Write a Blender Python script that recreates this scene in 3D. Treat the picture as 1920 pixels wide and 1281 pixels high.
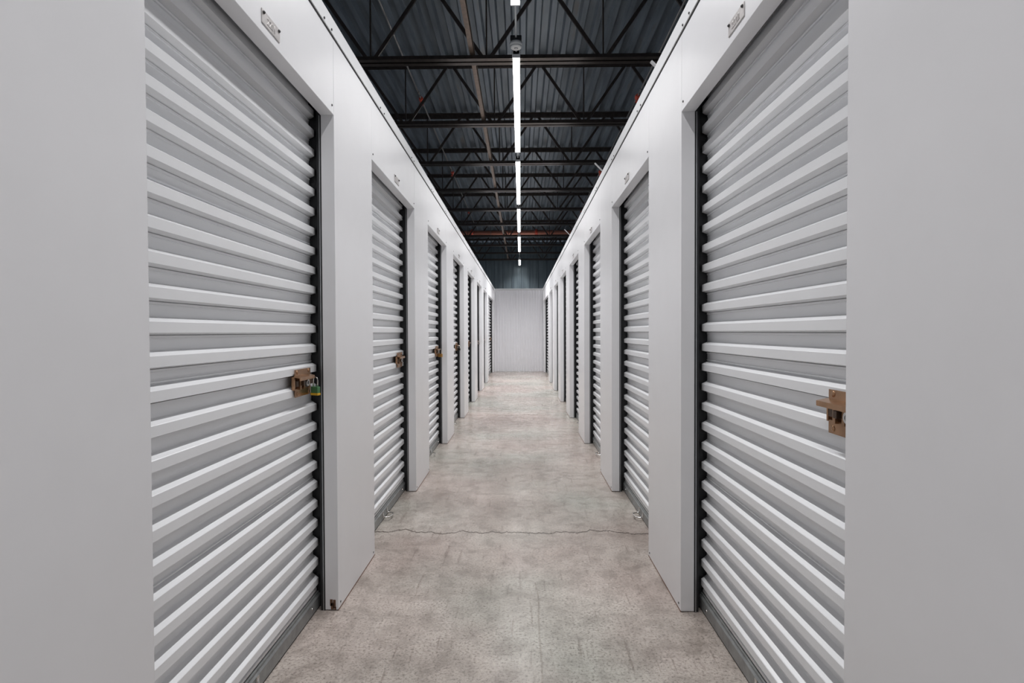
import bpy, bmesh, math, random
from mathutils import Vector, Matrix
random.seed(4)
PI = math.pi
C = bpy.context.scene.collection
for o in list(bpy.data.objects): bpy.data.objects.remove(o)

# ---------------------------------------------------------------- camera
CAMH = 1.27
F_PX = 1023.9
PITCH, YAW, ROLL = -0.0173, -0.0160, -0.0037
cam_d = bpy.data.cameras.new('camera'); cam = bpy.data.objects.new('camera', cam_d); C.objects.link(cam)
cam_d.sensor_width = 36; cam_d.sensor_fit = 'HORIZONTAL'; cam_d.lens = 36 * F_PX / 1920
cam_d.clip_start = 0.02; cam_d.clip_end = 100
cp, sp, cy, sy, cr, sr = math.cos(PITCH), math.sin(PITCH), math.cos(YAW), math.sin(YAW), math.cos(ROLL), math.sin(ROLL)
fw = Vector((sy*cp, cy*cp, sp)); rt0 = Vector((cy, -sy, 0)); up0 = rt0.cross(fw)
rt = rt0*cr + up0*sr; up = up0*cr - rt0*sr
M = Matrix((( rt.x, up.x, -fw.x, 0), (rt.y, up.y, -fw.y, 0), (rt.z, up.z, -fw.z, CAMH), (0, 0, 0, 1)))
cam.matrix_world = M
bpy.context.scene.camera = cam

# ---------------------------------------------------------------- world, exposure
sc = bpy.context.scene
sc.view_settings.view_transform = 'Standard'; sc.view_settings.look = 'None'
sc.view_settings.gamma = 1; sc.view_settings.use_curve_mapping = False
sc.view_settings.exposure = 0.0
LAMP = 12.0            # radiance of the diffusers
LAMP_W = 33.5          # downward beam of each strip light (W)
SPREAD = 122           # its beam angle (degrees)
w = bpy.data.worlds.new('hall_air'); sc.world = w; w.use_nodes = True
bg = w.node_tree.nodes['Background']; bg.inputs[0].default_value = (0.75, 0.85, 1, 1); bg.inputs[1].default_value = 0.25

# ---------------------------------------------------------------- sizes (metres)
WL, WR, H, D = 0.837, 0.7191, 2.6684, 2.2485
PER, OPEN = 1.8643, 1.2404
ZF = 2.4600            # far edge of the first opening
Y_END = 17.6
WALL_T = 0.06
DECK_Z = CAMH + 3.17
CH_Z = CAMH + 2.44     # underside of the joists' bottom chords
LAMP_Z = CAMH + 2.31
openings = [(ZF + k*PER - OPEN, ZF + k*PER) for k in range(7)] + [(14.20, 17.12)]

# ---------------------------------------------------------------- materials
def mat(name, col=(.8,.8,.8), rough=.5, metal=0.0, spec=.5):
    m = bpy.data.materials.new(name); m.use_nodes = True
    b = m.node_tree.nodes['Principled BSDF']
    b.inputs['Base Color'].default_value = (*col, 1); b.inputs['Roughness'].default_value = rough
    b.inputs['Metallic'].default_value = metal; b.inputs['Specular IOR Level'].default_value = spec
    return m, m.node_tree, b
def node(nt, t, **kw):
    n = nt.nodes.new(t)
    for k, v in kw.items(): setattr(n, k, v)
    return n
def coords(nt, scale=(1,1,1), kind='Object'):
    tc = node(nt, 'ShaderNodeTexCoord'); mp = node(nt, 'ShaderNodeMapping'); mp.inputs['Scale'].default_value = scale
    nt.links.new(tc.outputs[kind], mp.inputs[0]); return mp.outputs[0]
def noise(nt, vec, scale, detail=4, rough=.5):
    n = node(nt, 'ShaderNodeTexNoise'); n.inputs['Scale'].default_value = scale
    n.inputs['Detail'].default_value = detail; n.inputs['Roughness'].default_value = rough
    nt.links.new(vec, n.inputs['Vector']); return n.outputs['Fac']
def ramp(nt, fac, stops):
    r = node(nt, 'ShaderNodeValToRGB'); e = r.color_ramp.elements
    while len(e) < len(stops): e.new(.5)
    for el, (p, c) in zip(e, stops): el.position = p; el.color = (*c, 1) if len(c) == 3 else c
    nt.links.new(fac, r.inputs[0]); return r.outputs[0]
def mixc(nt, fac, a, b, mode='MIX'):
    n = node(nt, 'ShaderNodeMix', data_type='RGBA', blend_type=mode)
    for s, v in ((n.inputs[0], fac), (n.inputs[6], a), (n.inputs[7], b)):
        if hasattr(v, 'links'): nt.links.new(v, s)
        elif isinstance(v, (int, float)): s.default_value = v
        else: s.default_value = (*v, 1)
    return n.outputs[2]
def math_(nt, op, a, b=None, c=None):
    n = node(nt, 'ShaderNodeMath', operation=op)
    for i, v in enumerate((a, b, c)):
        if v is None: continue
        if hasattr(v, 'links'): nt.links.new(v, n.inputs[i])
        else: n.inputs[i].default_value = v
    return n.outputs[0]
def bump(nt, b, h, strength, dist):
    n = node(nt, 'ShaderNodeBump'); n.inputs['Strength'].default_value = strength; n.inputs['Distance'].default_value = dist
    nt.links.new(h, n.inputs['Height']); nt.links.new(n.outputs[0], b.inputs['Normal'])

def painted(name, col, rough, wob, spec):
    m, nt, b = mat(name, col, rough, 0, spec)
    v = coords(nt)
    n = noise(nt, v, 1.3, 2); bump(nt, b, n, .5, wob)
    f = noise(nt, v, 9, 5)
    c = ramp(nt, f, [(.2, tuple(x*.985 for x in col)), (.8, tuple(min(1, x*1.01) for x in col))])
    nt.links.new(c, b.inputs['Base Color'])
    return m
M_WALL = painted('white_painted_steel_panel', (.775, .775, .79), .27, .010, .28)
M_TRIM = painted('white_painted_trim', (.70, .705, .715), .36, .006, .2)
M_CURT = painted('white_painted_slats', (.80, .81, .825), .25, .002, .4)
M_ENDW = painted('white_corrugated_sheet', (.88, .88, .91), .5, .002, .3)
M_DARK = mat('dark_guide_metal', (.035, .036, .038), .4, .6)[0]
M_GAP = mat('black_seal_and_gap_shade', (.008, .008, .009), .8)[0]
M_EDGE = mat('thin_galvanised_edge', (.42, .43, .44), .35, .8)[0]
M_SEAL = mat('brown_sealant', (.20, .12, .09), .8)[0]
M_RUST = mat('rusty_scuff', (.13, .065, .035), .8)[0]
M_SCREW = mat('dark_screw', (.10, .10, .10), .35, .8)[0]
M_CHROME = mat('chrome', (.65, .64, .62), .18, 1.0)[0]
M_BLACK = mat('black_plastic', (.02, .02, .02), .4)[0]
M_HOUSE = mat('white_fixture_housing', (.62, .63, .64), .4)[0]
M_COND = mat('light_grey_conduit', (.55, .57, .58), .4, .2)[0]
M_RED = mat('red_sprinkler_fitting', (.62, .085, .045), .4)[0]
M_MAIN = mat('red_oxide_pipe', (.40, .16, .11), .35, .25)[0]
M_GREEN = mat('green_padlock_jacket', (.06, .17, .07), .5)[0]
M_YELL = mat('yellow_padlock_base', (.62, .36, .02), .45)[0]
M_BRASS = mat('brass_padlock_body', (.45, .25, .07), .4, .5)[0]
M_STEELP = mat('steel_padlock_body', (.35, .36, .37), .3, .9)[0]
M_DET = mat('off_white_plastic', (.60, .61, .60), .5)[0]
def galv(name, col, rough, metal):
    m, nt, b = mat(name, col, rough, metal)
    v = coords(nt); f = noise(nt, v, 25, 4)
    nt.links.new(ramp(nt, f, [(.3, tuple(x*.8 for x in col)), (.7, tuple(x*1.15 for x in col))]), b.inputs['Base Color'])
    return m
M_BAR = galv('galvanised_bottom_bar', (.30, .31, .31), .42, .55)
M_BRONZE = galv('bronze_latch', (.40, .235, .135), .27, .75)
M_DBRONZE = galv('dark_bronze_bolt', (.10, .065, .045), .4, .6)
M_PLATE = galv('stamped_aluminium', (.60, .575, .565), .35, .35)
M_JOIST = galv('dark_brown_joist_paint', (.075, .062, .055), .28, .6)
M_BRIDGE = galv('worn_brown_bridging_paint', (.20, .15, .12), .4, .4)
M_PIPE = galv('dull_silver_pipe', (.28, .27, .26), .35, .7)
# deck: dark blue-grey steel
M_DECK, nt, b = mat('dark_blue_grey_deck', (.05, .06, .07), .38, .45)
v = coords(nt, (1, .15, 1)); f = noise(nt, v, 9, 4)
nt.links.new(ramp(nt, f, [(.3, (.14, .165, .19)), (.62, (.22, .26, .30)), (.8, (.22, .21, .195))]), b.inputs['Base Color'])
M_FARW, nt, b = mat('dark_teal_metal_wall', (.12, .16, .18), .32, .5)
v = coords(nt, (6, 1, .6)); f = noise(nt, v, 2, 3)
nt.links.new(ramp(nt, f, [(.3, (.10, .13, .15)), (.7, (.16, .20, .22))]), b.inputs['Base Color'])
def emit(name, col, s):
    m = bpy.data.materials.new(name); m.use_nodes = True; nt = m.node_tree; nt.nodes.clear()
    e = node(nt, 'ShaderNodeEmission'); e.inputs[0].default_value = (*col, 1); e.inputs[1].default_value = s
    o = node(nt, 'ShaderNodeOutputMaterial'); nt.links.new(e.outputs[0], o.inputs[0]); return m
M_LIGHT = emit('lit_white_diffuser', (1, .995, .985), LAMP)

# concrete floor
M_FLOOR, nt, b = mat('worn_polished_concrete', (.4, .37, .35), .4)
v = coords(nt)
big = noise(nt, v, 1.1, 5, .6); tint = noise(nt, v, .7, 3); speck = noise(nt, v, 90, 6, .75); mid = noise(nt, v, 9, 8, .7)
c = ramp(nt, tint, [(.36, (.57, .485, .44)), (.5, (.57, .52, .47)), (.64, (.53, .53, .475))])
c = mixc(nt, .55, c, ramp(nt, big, [(.36, (.42, .38, .36)), (.62, (1, 1, 1))]), 'MULTIPLY')
c = mixc(nt, .55, c, ramp(nt, mid, [(.34, (.35, .32, .30)), (.56, (1.0, 1.0, 1.0))]), 'MULTIPLY')
c = mixc(nt, .8, c, ramp(nt, speck, [(.36, (.2, .18, .17)), (.47, (.85, .85, .85)), (.62, (1.08, 1.08, 1.08))]), 'MULTIPLY')
sv = coords(nt, (26, 2.2, 1)); sc1 = noise(nt, sv, 1.4, 3)
c = mixc(nt, .5, c, ramp(nt, sc1, [(.30, (.45, .4, .38)), (.37, (1, 1, 1))]), 'MULTIPLY')
sep = node(nt, 'ShaderNodeSeparateXYZ'); nt.links.new(v, sep.inputs[0])
def crack(c, y0, width, amp, dark, sx):
    vv = coords(nt, (sx, .0, .0)); n1 = noise(nt, vv, 1, 6, .62)
    off = math_(nt, 'MULTIPLY_ADD', n1, amp, y0 - amp/2)
    d = math_(nt, 'ABSOLUTE', math_(nt, 'SUBTRACT', sep.outputs[1], off))
    q = math_(nt, 'DIVIDE', d, width)
    return mixc(nt, 1.0, c, ramp(nt, q, [(.45, dark), (1.0, (1, 1, 1))]), 'MULTIPLY')
c = crack(c, 3.44, .0095, .36, (.22, .19, .17), 3.2)
c = crack(c, 8.35, .022, .30, (.55, .44, .40), 1.2)
# long scratch running away from the camera
vy = coords(nt, (0, 1.5, 0)); n2 = noise(nt, vy, 1, 5)
dx = math_(nt, 'ABSOLUTE', math_(nt, 'SUBTRACT', sep.outputs[0], math_(nt, 'MULTIPLY_ADD', n2, .06, .045)))
inside = math_(nt, 'LESS_THAN', sep.outputs[1], 2.75)
q = math_(nt, 'ADD', math_(nt, 'DIVIDE', dx, .006), math_(nt, 'SUBTRACT', 1, inside))
c = mixc(nt, .6, c, ramp(nt, q, [(.3, (.6, .56, .53)), (1.0, (1, 1, 1))]), 'MULTIPLY')
nt.links.new(c, b.inputs['Base Color'])
nt.links.new(ramp(nt, mid, [(.3, (.36,)*3), (.7, (.17,)*3)]), b.inputs['Roughness'])
bump(nt, b, speck, .12, .002)

# ---------------------------------------------------------------- mesh helpers
class MB:
    def __init__(s): s.bm = bmesh.new()
    def box(s, x0, x1, y0, y1, z0, z1, bev=0, mi=0):
        r = bmesh.ops.create_cube(s.bm, size=1)['verts']
        for q in r:
            q.co = Vector(((x0+x1)/2 + q.co.x*(x1-x0), (y0+y1)/2 + q.co.y*(y1-y0), (z0+z1)/2 + q.co.z*(z1-z0)))
        fs = {f for q in r for f in q.link_faces}
        for f in fs: f.material_index = mi
        if bev:
            es = list({e for q in r for e in q.link_edges})
            out = bmesh.ops.bevel(s.bm, geom=es, offset=bev, segments=2, affect='EDGES', profile=.6)
            for f in out['faces']: f.material_index = mi
        return s
    def cyl(s, a, c, r, n=12, mi=0, r2=None):
        a, c = Vector(a), Vector(c); d = c - a
        q = bmesh.ops.create_cone(s.bm, cap_ends=True, segments=n, radius1=r, radius2=r if r2 is None else r2, depth=d.length)['verts']
        m = Matrix.Translation((a+c)/2) @ d.to_track_quat('Z', 'Y').to_matrix().to_4x4()
        for k in q: k.co = m @ k.co
        for f in {f for k in q for f in k.link_faces}:
            f.material_index = mi; f.smooth = len(f.verts) == 4
        return s
    def tube(s, pts, r, n=10, mi=0, closed=False):
        pts = [Vector(p) for p in pts]; rings = []
        N = len(pts)
        for i, p in enumerate(pts):
            a = pts[i-1] if (i or closed) else p; c = pts[(i+1) % N] if (i < N-1 or closed) else p
            t = (c-a).normalized(); u = t.cross(Vector((.13, .2, .97))).normalized(); v_ = t.cross(u)
            rings.append([s.bm.verts.new(p + (u*math.cos(k*2*PI/n) + v_*math.sin(k*2*PI/n))*r) for k in range(n)])
        for i in range(N - (0 if closed else 1)):
            A, B = rings[i], rings[(i+1) % N]
            for k in range(n):
                f = s.bm.faces.new((A[k], A[(k+1) % n], B[(k+1) % n], B[k])); f.smooth = True; f.material_index = mi
        if not closed:
            for R in (rings[0], rings[-1]):
                f = s.bm.faces.new(R); f.material_index = mi
        return s
    def ext(s, prof, axis, a0, a1, mi=0, closed=True):
        """extrude a 2D outline along an axis ('x' or 'y'); prof points are (other, z)"""
        def P(q, a): return (a, q[0], q[1]) if axis == 'x' else (q[0], a, q[1])
        A = [s.bm.verts.new(P(q, a0)) for q in prof]; B = [s.bm.verts.new(P(q, a1)) for q in prof]
        n = len(prof)
        for i in range(n if closed else n-1):
            f = s.bm.faces.new((A[i], A[(i+1) % n], B[(i+1) % n], B[i])); f.material_index = mi
        if closed:
            for R in (A, B):
                f = s.bm.faces.new(R); f.material_index = mi
        return s
    def sphere(s, c, r, n=10, mi=0, sc=(1,1,1)):
        q = bmesh.ops.create_uvsphere(s.bm, u_segments=n, v_segments=max(4, n//2+1), radius=r)['verts']
        for k in q: k.co = Vector(c) + Vector((k.co.x*sc[0], k.co.y*sc[1], k.co.z*sc[2]))
        for f in {f for k in q for f in k.link_faces}: f.smooth = True; f.material_index = mi
        return s
    def mesh(s, name, mats):
        bmesh.ops.recalc_face_normals(s.bm, faces=s.bm.faces)
        me = bpy.data.meshes.new(name); s.bm.to_mesh(me); s.bm.free()
        for m in (mats if isinstance(mats, (list, tuple)) else [mats]): me.materials.append(m)
        return me
    def build(s, name, mats, parent=None):
        return link(name, s.mesh(name, mats), parent)
def link(name, me, parent=None, loc=(0, 0, 0), rz=0):
    o = bpy.data.objects.new(name, me); C.objects.link(o); o.parent = parent
    o.location = loc; o.rotation_euler = (0, 0, rz); return o
def tag(o, label=None, cat=None, group=None, kind=None):
    if label: o['label'] = label
    if cat: o['category'] = cat
    if group: o['group'] = group
    if kind: o['kind'] = kind
    return o
def empty(name, loc=(0, 0, 0), rz=0):
    o = bpy.data.objects.new(name, None); o.empty_display_size = .1; C.objects.link(o)
    o.location = loc; o.rotation_euler = (0, 0, rz); return o
def copy_tree(o, parent=None):
    c = o.copy(); C.objects.link(c); c.parent = parent
    for ch in o.children: copy_tree(ch, c)
    return c

# ---------------------------------------------------------------- floor, roof deck
m = MB(); m.box(-6, 6, -7, 19.6, -.15, 0)
tag(m.build('floor', M_FLOOR), 'worn grey-beige polished concrete floor with hairline cracks', 'floor', kind='structure')
# ribbed roof deck, ribs run along the corridor
prof = []
x = -6.0
while x < 6.0:
    prof += [(x, DECK_Z+.055), (x+.066, DECK_Z+.055), (x+.084, DECK_Z), (x+.134, DECK_Z)]
    x += .152
prof += [(6.1, DECK_Z), (6.1, DECK_Z+.08), (-6, DECK_Z+.08)]
m = MB()
n = len(prof)
A = [m.bm.verts.new((p[0], -7, p[1])) for p in prof]; B = [m.bm.verts.new((p[0], 19.6, p[1])) for p in prof]
for i in range(n): m.bm.faces.new((A[i], A[(i+1) % n], B[(i+1) % n], B[i]))
tag(m.build('ceiling', M_DECK), 'dark blue-grey ribbed metal roof deck above the corridor', 'ceiling', kind='structure')

# far metal wall of the building, vertical pans
YB = 19.3
prof = [(-6, 0)]
x = -6.0 + .035
pts = []
while x < 6:
    pts += [(x, YB), (x+.24, YB), (x+.255, YB-.03), (x+.285, YB-.03)]
    x += .30
m = MB()
lo = [m.bm.verts.new((p[0], p[1], 0)) for p in pts]; hi = [m.bm.verts.new((p[0], p[1], DECK_Z)) for p in pts]
for i in range(len(pts)-1): m.bm.faces.new((lo[i], lo[i+1], hi[i+1], hi[i]))
m.box(-6, 6, YB+.01, YB+.1, 0, DECK_Z)
tag(m.build('wall_far', M_FARW), 'dark teal vertical-ribbed metal wall beyond the white partition', 'wall', kind='structure')

# white corrugated end partition with cap
m = MB(); prof = []
x = -1.25
P0 = .0885
while x < 1.15:
    prof += [(x, Y_END+.012), (x+.030, Y_END+.012), (x+.046, Y_END), (x+.072, Y_END)]
    x += P0
lo = [m.bm.verts.new((p[0], p[1], 0)) for p in prof]; hi = [m.bm.verts.new((p[0], p[1], H-.03)) for p in prof]
for i in range(len(prof)-1): m.bm.faces.new((lo[i], lo[i+1], hi[i+1], hi[i]))
m.box(-1.25, 1.2, Y_END+.022, Y_END+.06, 0, H-.03)
e = m.build('wall_end', M_ENDW)
tag(e, 'white vertically corrugated partition closing the end of the corridor', 'wall', kind='structure')
m = MB(); m.box(-1.25, 1.2, Y_END-.012, Y_END+.07, H-.06, H, .003); m.build('cap_strip', M_TRIM, e)

# ---------------------------------------------------------------- corridor walls
def side_wall(side):
    s, W = (-1, WL) if side == 'left' else (1, WR)
    def bx(m, d0, d1, y0, y1, z0, z1, bev=0, mi=0):
        a, c = s*(W+d0), s*(W+d1); m.box(min(a, c), max(a, c), y0, y1, z0, z1, bev, mi)
    # backing rails behind the panels (seen only as dark seams) 
    m = MB()
    bx(m, .012, WALL_T-.012, -4.2, Y_END-.02, D+.03, H-.03)
    wall = m.build('wall_' + side, M_GAP)
    tag(wall, 'glossy white steel panel wall with storage unit doors on the %s of the corridor' % side, 'wall', kind='structure')
    edges = [-4.2] + [e for o_ in openings for e in o_] + [Y_END]
    for i in range(0, len(edges), 2):
        y0, y1 = edges[i], edges[i+1]
        m = MB(); bx(m, 0, WALL_T, y0+.0006, y1-.0006, .004, H-.004, .0015)
        # folded edge that returns round the door opening, screws at foot and head
        for yy in ([y1-.03] if i == 0 else [y0+.03, y1-.03]):
            for zz in (.028,):
                m.cyl((s*(W-.0025), yy, zz), (s*(W+.002), yy, zz), .005, 8, 1)
        p = m.build('pillar_panel', [M_WALL, M_SCREW], wall)
        m = MB(); bx(m, -.0008, .002, y0, y1, 0, .0065); m.build('base_sealant', M_SEAL, p)
        if side == 'left' and i == 2:
            m = MB()
            for (a, c_, z0, z1) in ((.012, .024, .012, .05), (.020, .034, .006, .036), (.010, .018, .004, .018), (.026, .038, .022, .052)):
                m.box(-(W+c_), -(W+a), y0-.0012, y0+.0004, z0, z1, .0003)
            m.build('rust_patch', M_RUST, p)
    for (y0, y1) in openings:
        m = MB(); bx(m, .0003, WALL_T, y0+.0012, y1-.0012, D, H-.004, .0015)
        for yy in (y0+.025, y1-.025): m.cyl((s*(W-.003), yy, D+.035), (s*(W+.002), yy, D+.035), .005, 8, 1)
        p = m.build('header_panel', [M_WALL, M_SCREW], wall)
    # top trim
    m = MB(); bx(m, -.006, WALL_T+.01, -4.2, Y_END-.012, H-.072, H, .002)
    t = m.build('trim_%d' % (1 if side == 'left' else 2), M_TRIM)
    tag(t, 'white folded metal trim along the top of the %s wall' % side, 'trim', kind='structure')
    m = MB(); bx(m, -.0015, .004, -4.2, Y_END-.012, H-.0795, H-.0715); m.build('gap_shade_strip', M_GAP, t)  # solid black strip, paints the shade of a gap below the trim
    m = MB()
    y = 1.4
    while y < Y_END-.2:
        for dy in (0, .09):
            m.cyl((s*(W-.010), y+dy, H-.06), (s*(W-.004), y+dy, H-.06), .005, 8)
        y += .93
    sc_ = m.build('screws', M_SCREW, t)
side_wall('left'); side_wall('right')
m = MB(); m.box(-1.3, 1.2, -4.3, -4.2, 0, H)
tag(m.build('wall_back', M_WALL), 'white wall closing the corridor behind the camera', 'wall', kind='structure')

# ---------------------------------------------------------------- roll-up doors
FACE, VAL = .101, .131      # depth behind the wall plane of rib faces and valleys
PITCH_S, T0 = .0892, .154   # slat pitch and top of the lowest full rib
def curtain(half):
    """corrugated curtain; local x = -depth, y along the door, z up"""
    pr = []   # (depth, z) bottom to top
    pr += [(VAL+.001, .072), (VAL, .074)]
    # low half rib above the bottom bar
    pr += [(VAL, .078), (FACE+.008, .082), (FACE+.008, .092), (VAL, .098)]
    k = 0
    while True:
        t = T0 + k*PITCH_S
        if t > 2.40: break
        pr += [(VAL, t-.0585), (VAL-.005, t-.0560), (VAL-.005, t-.0495), (VAL, t-.0485), (FACE, t-.0420), (FACE, t-.0135), (FACE+.002, t-.0115), (VAL-.001, t)]
        if k in (5, 11, 17): pr += [(VAL-.001, t+.002), (VAL-.006, t+.0035), (VAL-.006, t+.0075), (VAL, t+.0085)]
        else: pr += [(VAL, t+.001)]
        pr += [(VAL, t+.0322)]
        k += 1
    pr = sorted(set(pr), key=lambda q: q[1])
    bm = bmesh.new()
    cols = [(-half, .55), (-half+.014, 1), (half-.014, 1), (half, .55)]
    rows = []
    for y, kx in cols:
        rows.append([bm.verts.new((-(VAL + (d-VAL)*kx), y, z)) for d, z in pr])
    for a, c_ in zip(rows, rows[1:]):
        for i in range(len(pr)-1): bm.faces.new((a[i], c_[i], c_[i+1], a[i+1]))
    # rear skin so the curtain has thickness
    bk = [[bm.verts.new((-(VAL+.003), y, z)) for z in (pr[0][1], pr[-1][1])] for y in (-half, half)]
    bm.faces.new((bk[0][0], bk[0][1], bk[1][1], bk[1][0]))
    m = MB(); m.bm.free(); m.bm = bm
    me = bpy.data.meshes.new('curtain'); bmesh.ops.recalc_face_normals(bm, faces=bm.faces); bm.to_mesh(me); bm.free(); me.materials.append(M_CURT)
    return me
def bottom_bar(half):
    m = MB()
    m.ext([(-(FACE-.004), .008), (-(FACE-.004), .058), (-(FACE+.001), .064), (-(VAL+.004), .066), (-(VAL+.004), .060), (-(FACE+.003), .057), (-(FACE+.001), .008)], 'y', -half, half)
    m.ext([(-(FACE+.004), .066), (-(FACE+.004), .072), (-(VAL+.004), .076), (-(VAL+.004), .066)], 'y', -half, half)
    for y in (-half+.10, half-.10): m.cyl((-(FACE-.008), y, .035), (-(FACE), y, .035), .006, 10, 1)
    return m.mesh('bottom_bar', [M_BAR, M_CHROME])
def seal(half):
    m = MB(); m.box(-(VAL+.002), -(FACE-.001), -half, half, 0.001, .010); return m.mesh('rubber_seal', M_GAP)
def guide(half, op, sgn):
    """dark channel holding the curtain's edge, with a thin bright lip"""
    m = MB()
    y0, y1 = op/2, half+.03
    m.box(-.17, -(WALL_T+.004), sgn*half if sgn > 0 else -y1, y1 if sgn > 0 else -half, 0.0, D+.25)
    a, c_ = sorted((sgn*(op/2+.002), sgn*(op/2+.012)))
    m.box(-(WALL_T+.020), -WALL_T, a, c_, 0.0, D+.05, 0, 0)
    a, c_ = sorted((sgn*(op/2-.0015), sgn*(op/2+.001)))
    m.box(-(WALL_T+.009), -(WALL_T+.005), a, c_, 0.0, D, 0, 1)
    a, c_ = sorted((sgn*(op/2+.001), sgn*(half+.01)))
    m.box(-(WALL_T+.010), -(WALL_T+.004), a, c_, 0.0, D, 0, 0)
    return m.mesh('guide', [M_DARK, M_EDGE])
def latch_meshes():
    # local frame at the latch: u = +y toward the guide, w = +x out of the curtain; centre height 0
    m = MB()
    # back plate: upper flange, lower flange and sunk middle with bevelled ends
    m.box(0, .003, -.016, .150, .022, .055, .0015)
    m.box(0, .003, -.016, .150, -.060, -.026, .0015)
    m.box(-.010, -.007, -.022, .135, -.030, .026, .001)
    for z0, z1 in ((.020, .024), (-.030, -.025)): m.box(-.010, .003, -.010, .140, z0, z1)
    # hood that stands out over the bolt
    m.ext([(.002, .030), (.030, .024), (.030, .010), (.026, .010), (.026, .020), (.002, .025)], 'y', -.026, .128)
    # uprights that hold the bolt
    for y in (.018, .058, .112): m.box(-.006, .012, y, y+.012, -.030, .024, .001)
    m.box(-.006, .004, -.024, -.016, -.030, .026, .001)
    for y, z in ((.006, .044), (.128, .044), (.006, -.046), (.128, -.046)): m.sphere((.003, y, z), .0085, 10, 0, (.45, 1, 1))
    latch = m.mesh('latch', M_BRONZE)
    m = MB()
    m.box(.000, .006, -.010, .185, -.016, .008, .001)
    m.box(.006, .020, .034, .050, -.014, .006, .001)
    bolt = m.mesh('bolt', M_DBRONZE)
    m = MB()
    m.cyl((-.004, .088, -.006), (.014, .088, -.006), .019, 20, 1)
    m.cyl((.012, .088, -.006), (.018, .088, -.006), .0145, 20, 0)
    m.cyl((.017, .088, -.006), (.0186, .088, -.006), .007, 14, 1)
    m.box(.018, .0195, .0868, .0892, -.011, -.001, 0, 0)
    cyl = m.mesh('lock_cylinder', [M_CHROME, M_BLACK])
    return latch, bolt, cyl
def handle_mesh():
    m = MB(); w_ = .052
    f = -(FACE-.004)
    pts = [(f, -w_, .050), (f+.004, -w_, .030), (f+.014, -w_, .022), (f+.034, -w_+.004, .022), (f+.048, -w_+.020, .024), (f+.054, 0, .025),
           (f+.048, w_-.020, .024), (f+.034, w_-.004, .022), (f+.014, w_, .022), (f+.004, w_, .030), (f, w_, .050)]
    m.tube(pts, .0045, 8)
    for y in (-w_, w_): m.box(f-.001, f+.004, y-.010, y+.010, .020, .060, .002)
    return m.mesh('lift_handle', M_CHROME)
HALF = OPEN/2 + .042
LATCH, BOLT, CYL = latch_meshes(); HANDLE = handle_mesh()
LZ = 1.062
def make_door(op, n):
    half = op/2 + .042
    r = empty('door_%d' % n); tag(r, kind='structure')
    link('curtain', curtain(half), r)
    b_ = link('bottom_bar', bottom_bar(half), r); link('rubber_seal', seal(half), b_)
    for s_ in (-1, 1): link('guide', guide(half, op, s_), r)
    l = link('latch', LATCH, r, (-(FACE-.006), op/2-.215, LZ))
    l['label'] = 'bronze slide latch'
    link('bolt', BOLT, l); link('lock_cylinder', CYL, l)
    h = link('lift_handle', HANDLE, r); h['label'] = 'chrome pull loop'
    return r
ords = ['nearest', 'second', 'third', 'fourth', 'fifth', 'sixth', 'seventh', 'last and widest']
proto = None; nd = 0
for side, s, W in (('left', -1, WL), ('right', 1, WR)):
    for k, (y0, y1) in enumerate(openings):
        nd += 1
        if k == 7: r = make_door(y1-y0, nd)
        elif proto is None: r = proto = make_door(OPEN, nd)
        else: r = copy_tree(proto); r.name = 'door_%d' % nd
        r.location = (s*W, (y0+y1)/2, 0); r.rotation_euler = (0, 0, 0 if s < 0 else PI)
        where = {('left', 0): 'with a green padlock on its latch', ('right', 0): 'with its bronze latch half hidden by the near pillar',
                 ('left', 2): 'with a brass padlock on its latch'}.get((side, k), '')
        if k == 0: lab = 'white corrugated roll-up door nearest the camera on the %s wall, %s' % (side, where)
        elif k == 7: lab = 'wide white roll-up door beside the end partition on the %s wall' % side
        else: lab = ('white roll-up door, %s from the camera on the %s wall %s' % (ords[k], side, where)).strip()
        tag(r, lab, 'door', 'white roll-up storage unit doors', 'structure')

# ---------------------------------------------------------------- unit number plates above the doors
def plate_mesh():
    m = MB(); m.box(0, .003, -.066, .066, 0, .046, .0012)
    return m.mesh('number_plate', M_PLATE)
def screw_mesh():
    m = MB(); m.sphere((.004, 0, 0), .0048, 10, 0, (.8, 1, 1)); m.cyl((.001, 0, 0), (.004, 0, 0), .0055, 10); return m.mesh('screw', M_SCREW)
PL, SCW = plate_mesh(), screw_mesh()
def text_mesh(txt, size, depth):
    cu = bpy.data.curves.new('digits', 'FONT'); cu.body = txt; cu.size = size; cu.extrude = depth
    cu.align_x = 'CENTER'; cu.align_y = 'CENTER'; cu.bevel_depth = .0006
    o = bpy.data.objects.new('digits', cu); C.objects.link(o)
    dg = bpy.context.evaluated_depsgraph_get(); me = bpy.data.meshes.new_from_object(o.evaluated_get(dg))
    bpy.data.objects.remove(o)
    # text plane XY -> local YZ (facing +x)
    me.transform(Matrix(((0, 0, 1, 0), (1, 0, 0, 0), (0, 1, 0, 0), (0, 0, 0, 1))))
    me.materials.clear(); me.materials.append(M_PLATE); return me
num = {('left', 0): '2201', ('right', 0): '2202'}
for side, s, W in (('left', -1, WL), ('right', 1, WR)):
    for k, (y0, y1) in enumerate(openings[:7]):
        r = link('number_plate', PL, None, (s*(W), (y0+y1)/2 + (.0 if k == 0 else 0), D+.030), 0 if s < 0 else PI)
        for (yy, zz) in ((-.056, .036), (.056, .036)): link('screw', SCW, r, (0.002, yy, zz))
        txt = num.get((side, k))
        if txt:
            d_ = link('stamped_digits', text_mesh(txt, .032, .0006), r, (.0034, 0, .021))
        o2 = 'stamped %s' % txt if txt else 'over the %s door from the camera' % ords[k]
        tag(r, 'small metal number plate, %s, %s wall' % (o2, side), 'number plate', 'unit number plates above the doors')

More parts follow.
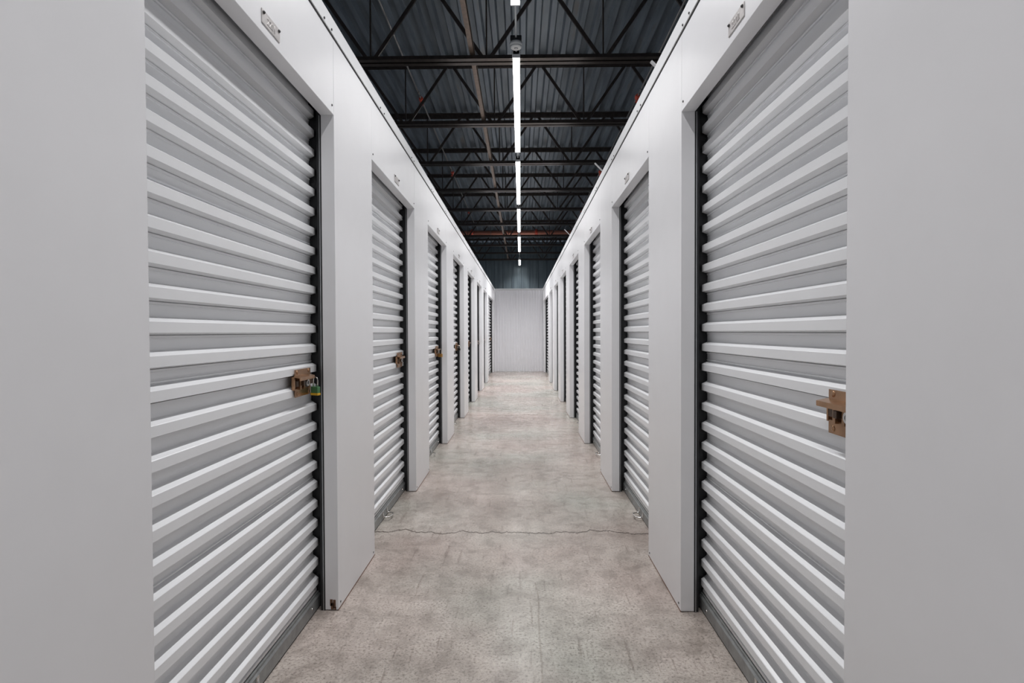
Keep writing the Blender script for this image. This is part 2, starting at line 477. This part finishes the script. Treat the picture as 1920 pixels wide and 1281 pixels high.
# ---------------------------------------------------------------- padlocks
def padlock(x, y, z, rz, body, base, label, sh=.030, size=1.0):
    r = empty('padlock', (x, y, z), rz)
    tag(r, label, 'padlock', 'padlocks on the left-hand doors'); S = size*.95
    m = MB(); m.box(-.009*S, .009*S, -.021*S, .021*S, -.030*S, 0, .003*S); m.build('body', body, r)
    if base is not None:
        m = MB(); m.box(-.010*S, .010*S, -.022*S, .022*S, -.040*S, -.0295*S, .002*S); m.build('base', base, r)
    m = MB(); pts = [(0, -.013*S, -.002)] + [(0, -.013*S*math.cos(t*PI/8), (sh + .013*math.sin(t*PI/8))*S) for t in range(9)] + [(0, .013*S, -.002)]
    m.tube(pts, .0032*S, 8); m.build('shackle', M_CHROME, r)
    return r
def lock_at(k, body, base, label, size=1.0, sh=.030, dz=-.028):
    yc = (openings[k][0]+openings[k][1])/2; op = openings[k][1]-openings[k][0]
    padlock(-WL - FACE + .006 + .030, yc + op/2 - .215 + .135, LZ + dz, 1.15, body, base, label, sh, size)
lock_at(0, M_GREEN, M_YELL, 'green padlock with yellow base hanging on the nearest left door latch')
lock_at(2, M_BRASS, None, 'brass padlock hanging on the third left door latch', 1.25, .034, -.034)
lock_at(3, M_BLACK, None, 'small dark padlock hanging on the fourth left door latch')
lock_at(5, M_STEELP, None, 'small steel padlock hanging on the sixth left door latch')
lock_at(6, M_STEELP, None, 'small steel padlock hanging on the seventh left door latch')

# ---------------------------------------------------------------- roof joists
def joist(y, n):
    r = empty('roof_joist', (0, y, CH_Z))
    zt = DECK_Z - CH_Z
    X0, X1 = -5.5, 5.5
    def chord(z, flip, name):
        m = MB()
        for s_ in (-1, 1):
            yy = sorted((s_*.010, s_*.062)); m.box(X0, X1, yy[0], yy[1], z-.005 if flip else z, z if flip else z+.005)
            yy = sorted((s_*.010, s_*.016)); m.box(X0, X1, yy[0], yy[1], z-.055 if flip else z, z if flip else z+.055)
        m.build(name, M_JOIST, r)
    chord(0, False, 'bottom_chord'); chord(zt, True, 'top_chord')
    p = 1.05; x = -.30 - 5*p
    while x < X1 - .6:
        for a, c_ in (((x+.03, .03), (x+p/2-.03, zt-.03)), ((x+p-.03, .03), (x+p/2+.03, zt-.03))):
            m = MB(); dx, dz = c_[0]-a[0], c_[1]-a[1]; L = math.hypot(dx, dz); nx, nz = -dz/L, dx/L; hw = .016
            m.ext([(a[0]+nx*hw, a[1]+nz*hw), (c_[0]+nx*hw, c_[1]+nz*hw), (c_[0]-nx*hw, c_[1]-nz*hw), (a[0]-nx*hw, a[1]-nz*hw)], 'y', -.009, .009)
            m.build('web_member', M_JOIST, r)
        m = MB(); m.box(x-.007, x+.007, -.007, .007, .01, zt-.01); m.build('upright', M_JOIST, r)
        x += p
    return r
JY = [4.97 + 1.515*k for k in range(10)]
j0 = None
jn = ['nearest', 'second nearest', 'third nearest', 'fourth nearest', 'fifth nearest', 'sixth nearest', 'seventh nearest', 'eighth nearest', 'ninth nearest', 'farthest']
for i, y in enumerate(JY):
    if j0 is None: r = j0 = joist(y, i)
    else: r = copy_tree(j0); r.location = (0, y, CH_Z)
    tag(r, '%s of the ten dark open-web steel joists crossing under the roof deck' % jn[i], 'roof joist', 'roof joists across the corridor')
r = copy_tree(j0); r.location = (0, 3.455, CH_Z)     # its shade and reflection matter, it hangs just above the view
tag(r, 'dark steel joist crossing just above the top of the view', 'roof joist', 'roof joists across the corridor')

# bridging angle lying on the joists' bottom chords
m = MB()
zb = CH_Z + .056
m.box(-.450, -.405, -6, 18.7, zb, zb+.005); m.box(-.410, -.405, -6, 18.7, zb, zb+.045)
o = m.build('bridging_bar', M_BRIDGE); tag(o, 'long worn brown steel bar running lengthwise over the joists left of the lights', 'steel bar')

# ---------------------------------------------------------------- strip lights
LX = -.030
def fixture(y0, y1, gain=1.0):
    r = empty('strip_light', (LX, (y0+y1)/2, LAMP_Z)); hl = (y1-y0)/2
    m = MB(); m.ext([(-.026, .022), (-.026, .070), (.026, .070), (.026, .022)], 'y', -hl, hl); m.build('housing', M_HOUSE, r)
    for a, c_ in ((-hl+.012, -.006), (.006, hl-.012)):
        m = MB(); m.ext([(.030*math.cos(t), .022 - .024*math.sin(t)) for t in [i*PI/8 for i in range(9)]], 'y', a, c_)
        for f in m.bm.faces: f.smooth = False
        m.build('diffuser', M_LIGHT, r)
    for s_ in (-1, 1):
        m = MB(); a, c_ = sorted((s_*hl, s_*(hl-.012))); m.box(-.034, .034, a, c_, -.006, .070, .002); m.build('end_cap', M_HOUSE, r)
    m = MB()
    for yy in (-hl*.7, hl*.7): m.cyl((0, yy, .07), (0, yy, DECK_Z-LAMP_Z), .0018, 6)
    m.build('hanger_wire', M_COND, r)
    ld = bpy.data.lights.new('strip_beam', 'AREA'); ld.shape = 'RECTANGLE'; ld.size = .052; ld.size_y = 2*hl-.03
    ld.energy = gain*LAMP_W*hl/1.22; ld.spread = math.radians(SPREAD); ld.color = (1, .988, .995)
    lo_ = bpy.data.objects.new('strip_beam', ld); C.objects.link(lo_); lo_.parent = r; lo_.location = (0, 0, -.008)
    return r
LY = [(1.46, 3.90), (4.62, 7.06), (7.42, 9.92), (10.28, 12.66), (13.28, 15.75), (17.50, 18.95)]
LY = [(a+.0, c_) for a, c_ in LY]
ln = ['white strip light at the top edge, nearest the camera', 'second strip light from the camera, just beyond the smoke detector', 'third strip light from the camera in the ceiling row',
      'fourth strip light from the camera in the ceiling row', 'fifth strip light from the camera, passing beneath the red cross pipe', 'farthest strip light, over the dark metal wall']
for (a, c_), lab, g in zip(LY, ln, (.82, .92, 1.1, 1.35, 2.0, 2.0)):
    tag(fixture(a, c_, g), lab, 'light', 'strip lights above the corridor')

tag(fixture(-1.48, .96, .55), 'strip light overhead, above and behind the view', 'light', 'strip lights above the corridor')
# conduit runs joining the fixtures
for i, (a, c_) in enumerate([(3.90, 4.395), (4.49, 4.62), (7.06, 7.42), (9.92, 10.28), (12.66, 13.28), (15.75, 17.50)]):
    m = MB(); m.cyl((LX, a, LAMP_Z+.045), (LX, c_, LAMP_Z+.045), .008, 10)
    lab = ['pale conduit from the nearest strip light to the smoke detector', 'short pale conduit from the smoke detector to the second strip light', 'pale conduit joining the second and third strip lights',
           'pale conduit joining the third and fourth strip lights', 'pale conduit joining the fourth and fifth strip lights', 'pale conduit joining the fifth and farthest strip lights'][i]
    tag(m.build('conduit', M_COND), lab, 'conduit', 'conduit lengths between the strip lights')
# round detector
# hangs from the conduit's box
r = empty('smoke_detector', (LX, 4.44, LAMP_Z-.012)); tag(r, 'round white smoke detector hung between the first two strip lights', 'smoke detector')
m = MB(); m.cyl((0, 0, 0), (0, 0, .030), .050, 28, 0, .052); m.cyl((0, 0, -.012), (0, 0, 0), .038, 28, 0, .050); m.build('body', M_DET, r)
m = MB(); m.cyl((0, 0, -.019), (0, 0, -.011), .012, 16, 0, .016); m.build('sensor', M_EDGE, r)
m = MB(); m.box(-.045, .045, -.045, .045, .030, .070, .003); m.build('mounting_box', M_DARK, r)

# ---------------------------------------------------------------- sprinkler pipes
def sprinkler(x, z, y0, y1, heads, side):
    r = empty('sprinkler_pipe', (x, y0, z)); tag(r, 'thin silver sprinkler pipe with red heads running along the %s side of the roof' % side, 'pipe', None)
    m = MB(); m.cyl((0, 0, 0), (0, y1-y0, 0), .0095, 10)
    for h in heads:
        for d_ in (-.22, -.12): m.cyl((0, h-y0+d_, 0), (0, h-y0+d_+.02, 0), .015, 10)
    m.build('pipe', M_PIPE, r)
    for h in heads:
        m = MB(); yy = h-y0
        m.cyl((0, yy-.045, 0), (0, yy+.045, 0), .022, 12); m.sphere((0, yy, 0), .030, 12); m.cyl((0, yy, -.055), (0, yy, 0), .013, 10); m.cyl((0, yy, -.062), (0, yy, -.054), .026, 12)
        m.build('sprinkler_head', M_RED, r)['label'] = 'red sprinkler head fitting'
sprinkler(-1.185, CAMH+2.80, -5, 14.5, [6.60, 9.60, 12.6], 'left')
sprinkler(1.36, CAMH+2.72, -5, 14.5, [6.40, 9.35, 12.2], 'right')
r = empty('cross_pipe', (0, 14.5, CAMH+2.62)); tag(r, 'reddish brown main pipe crossing the roof behind the fifth strip light', 'pipe')
m = MB(); m.cyl((-3.5, 0, 0), (3.5, 0, 0), .062, 20); m.build('pipe', M_MAIN, r)
for x in (-1.28, .42):
    m = MB(); m.cyl((x-.035, 0, 0), (x+.035, 0, 0), .076, 18); m.cyl((x, 0, -.10), (x, 0, .10), .026, 10); m.build('coupling', M_RED, r)['label'] = 'bright red coupling'
m = MB(); m.tube([(-.78, 0, .25)] + [(-.78, .07*math.sin(t), -.07*math.cos(t)) for t in [PI*k/8-PI*.95 for k in range(16)]], .006, 6); m.build('hanger', M_PIPE, r)

# small white straps standing on the right wall's top trim
for i, (y, L) in enumerate(((2.92, .035), (4.80, .085), (7.95, .10))):
    m = MB(); z0 = H - .006
    m.ext([(WR+.004, z0), (WR-.05*L/.06, z0+L*.9), (WR-.05*L/.06+.006, z0+L*.9+.004), (WR+.012, z0+.002)], 'y', y-.012, y+.012)
    tag(m.build('metal_strap', M_TRIM), 'small white metal strap sticking up off the right wall trim, %s from the camera' % ['first', 'second', 'third'][i], 'strap', 'metal straps on the right wall trim')
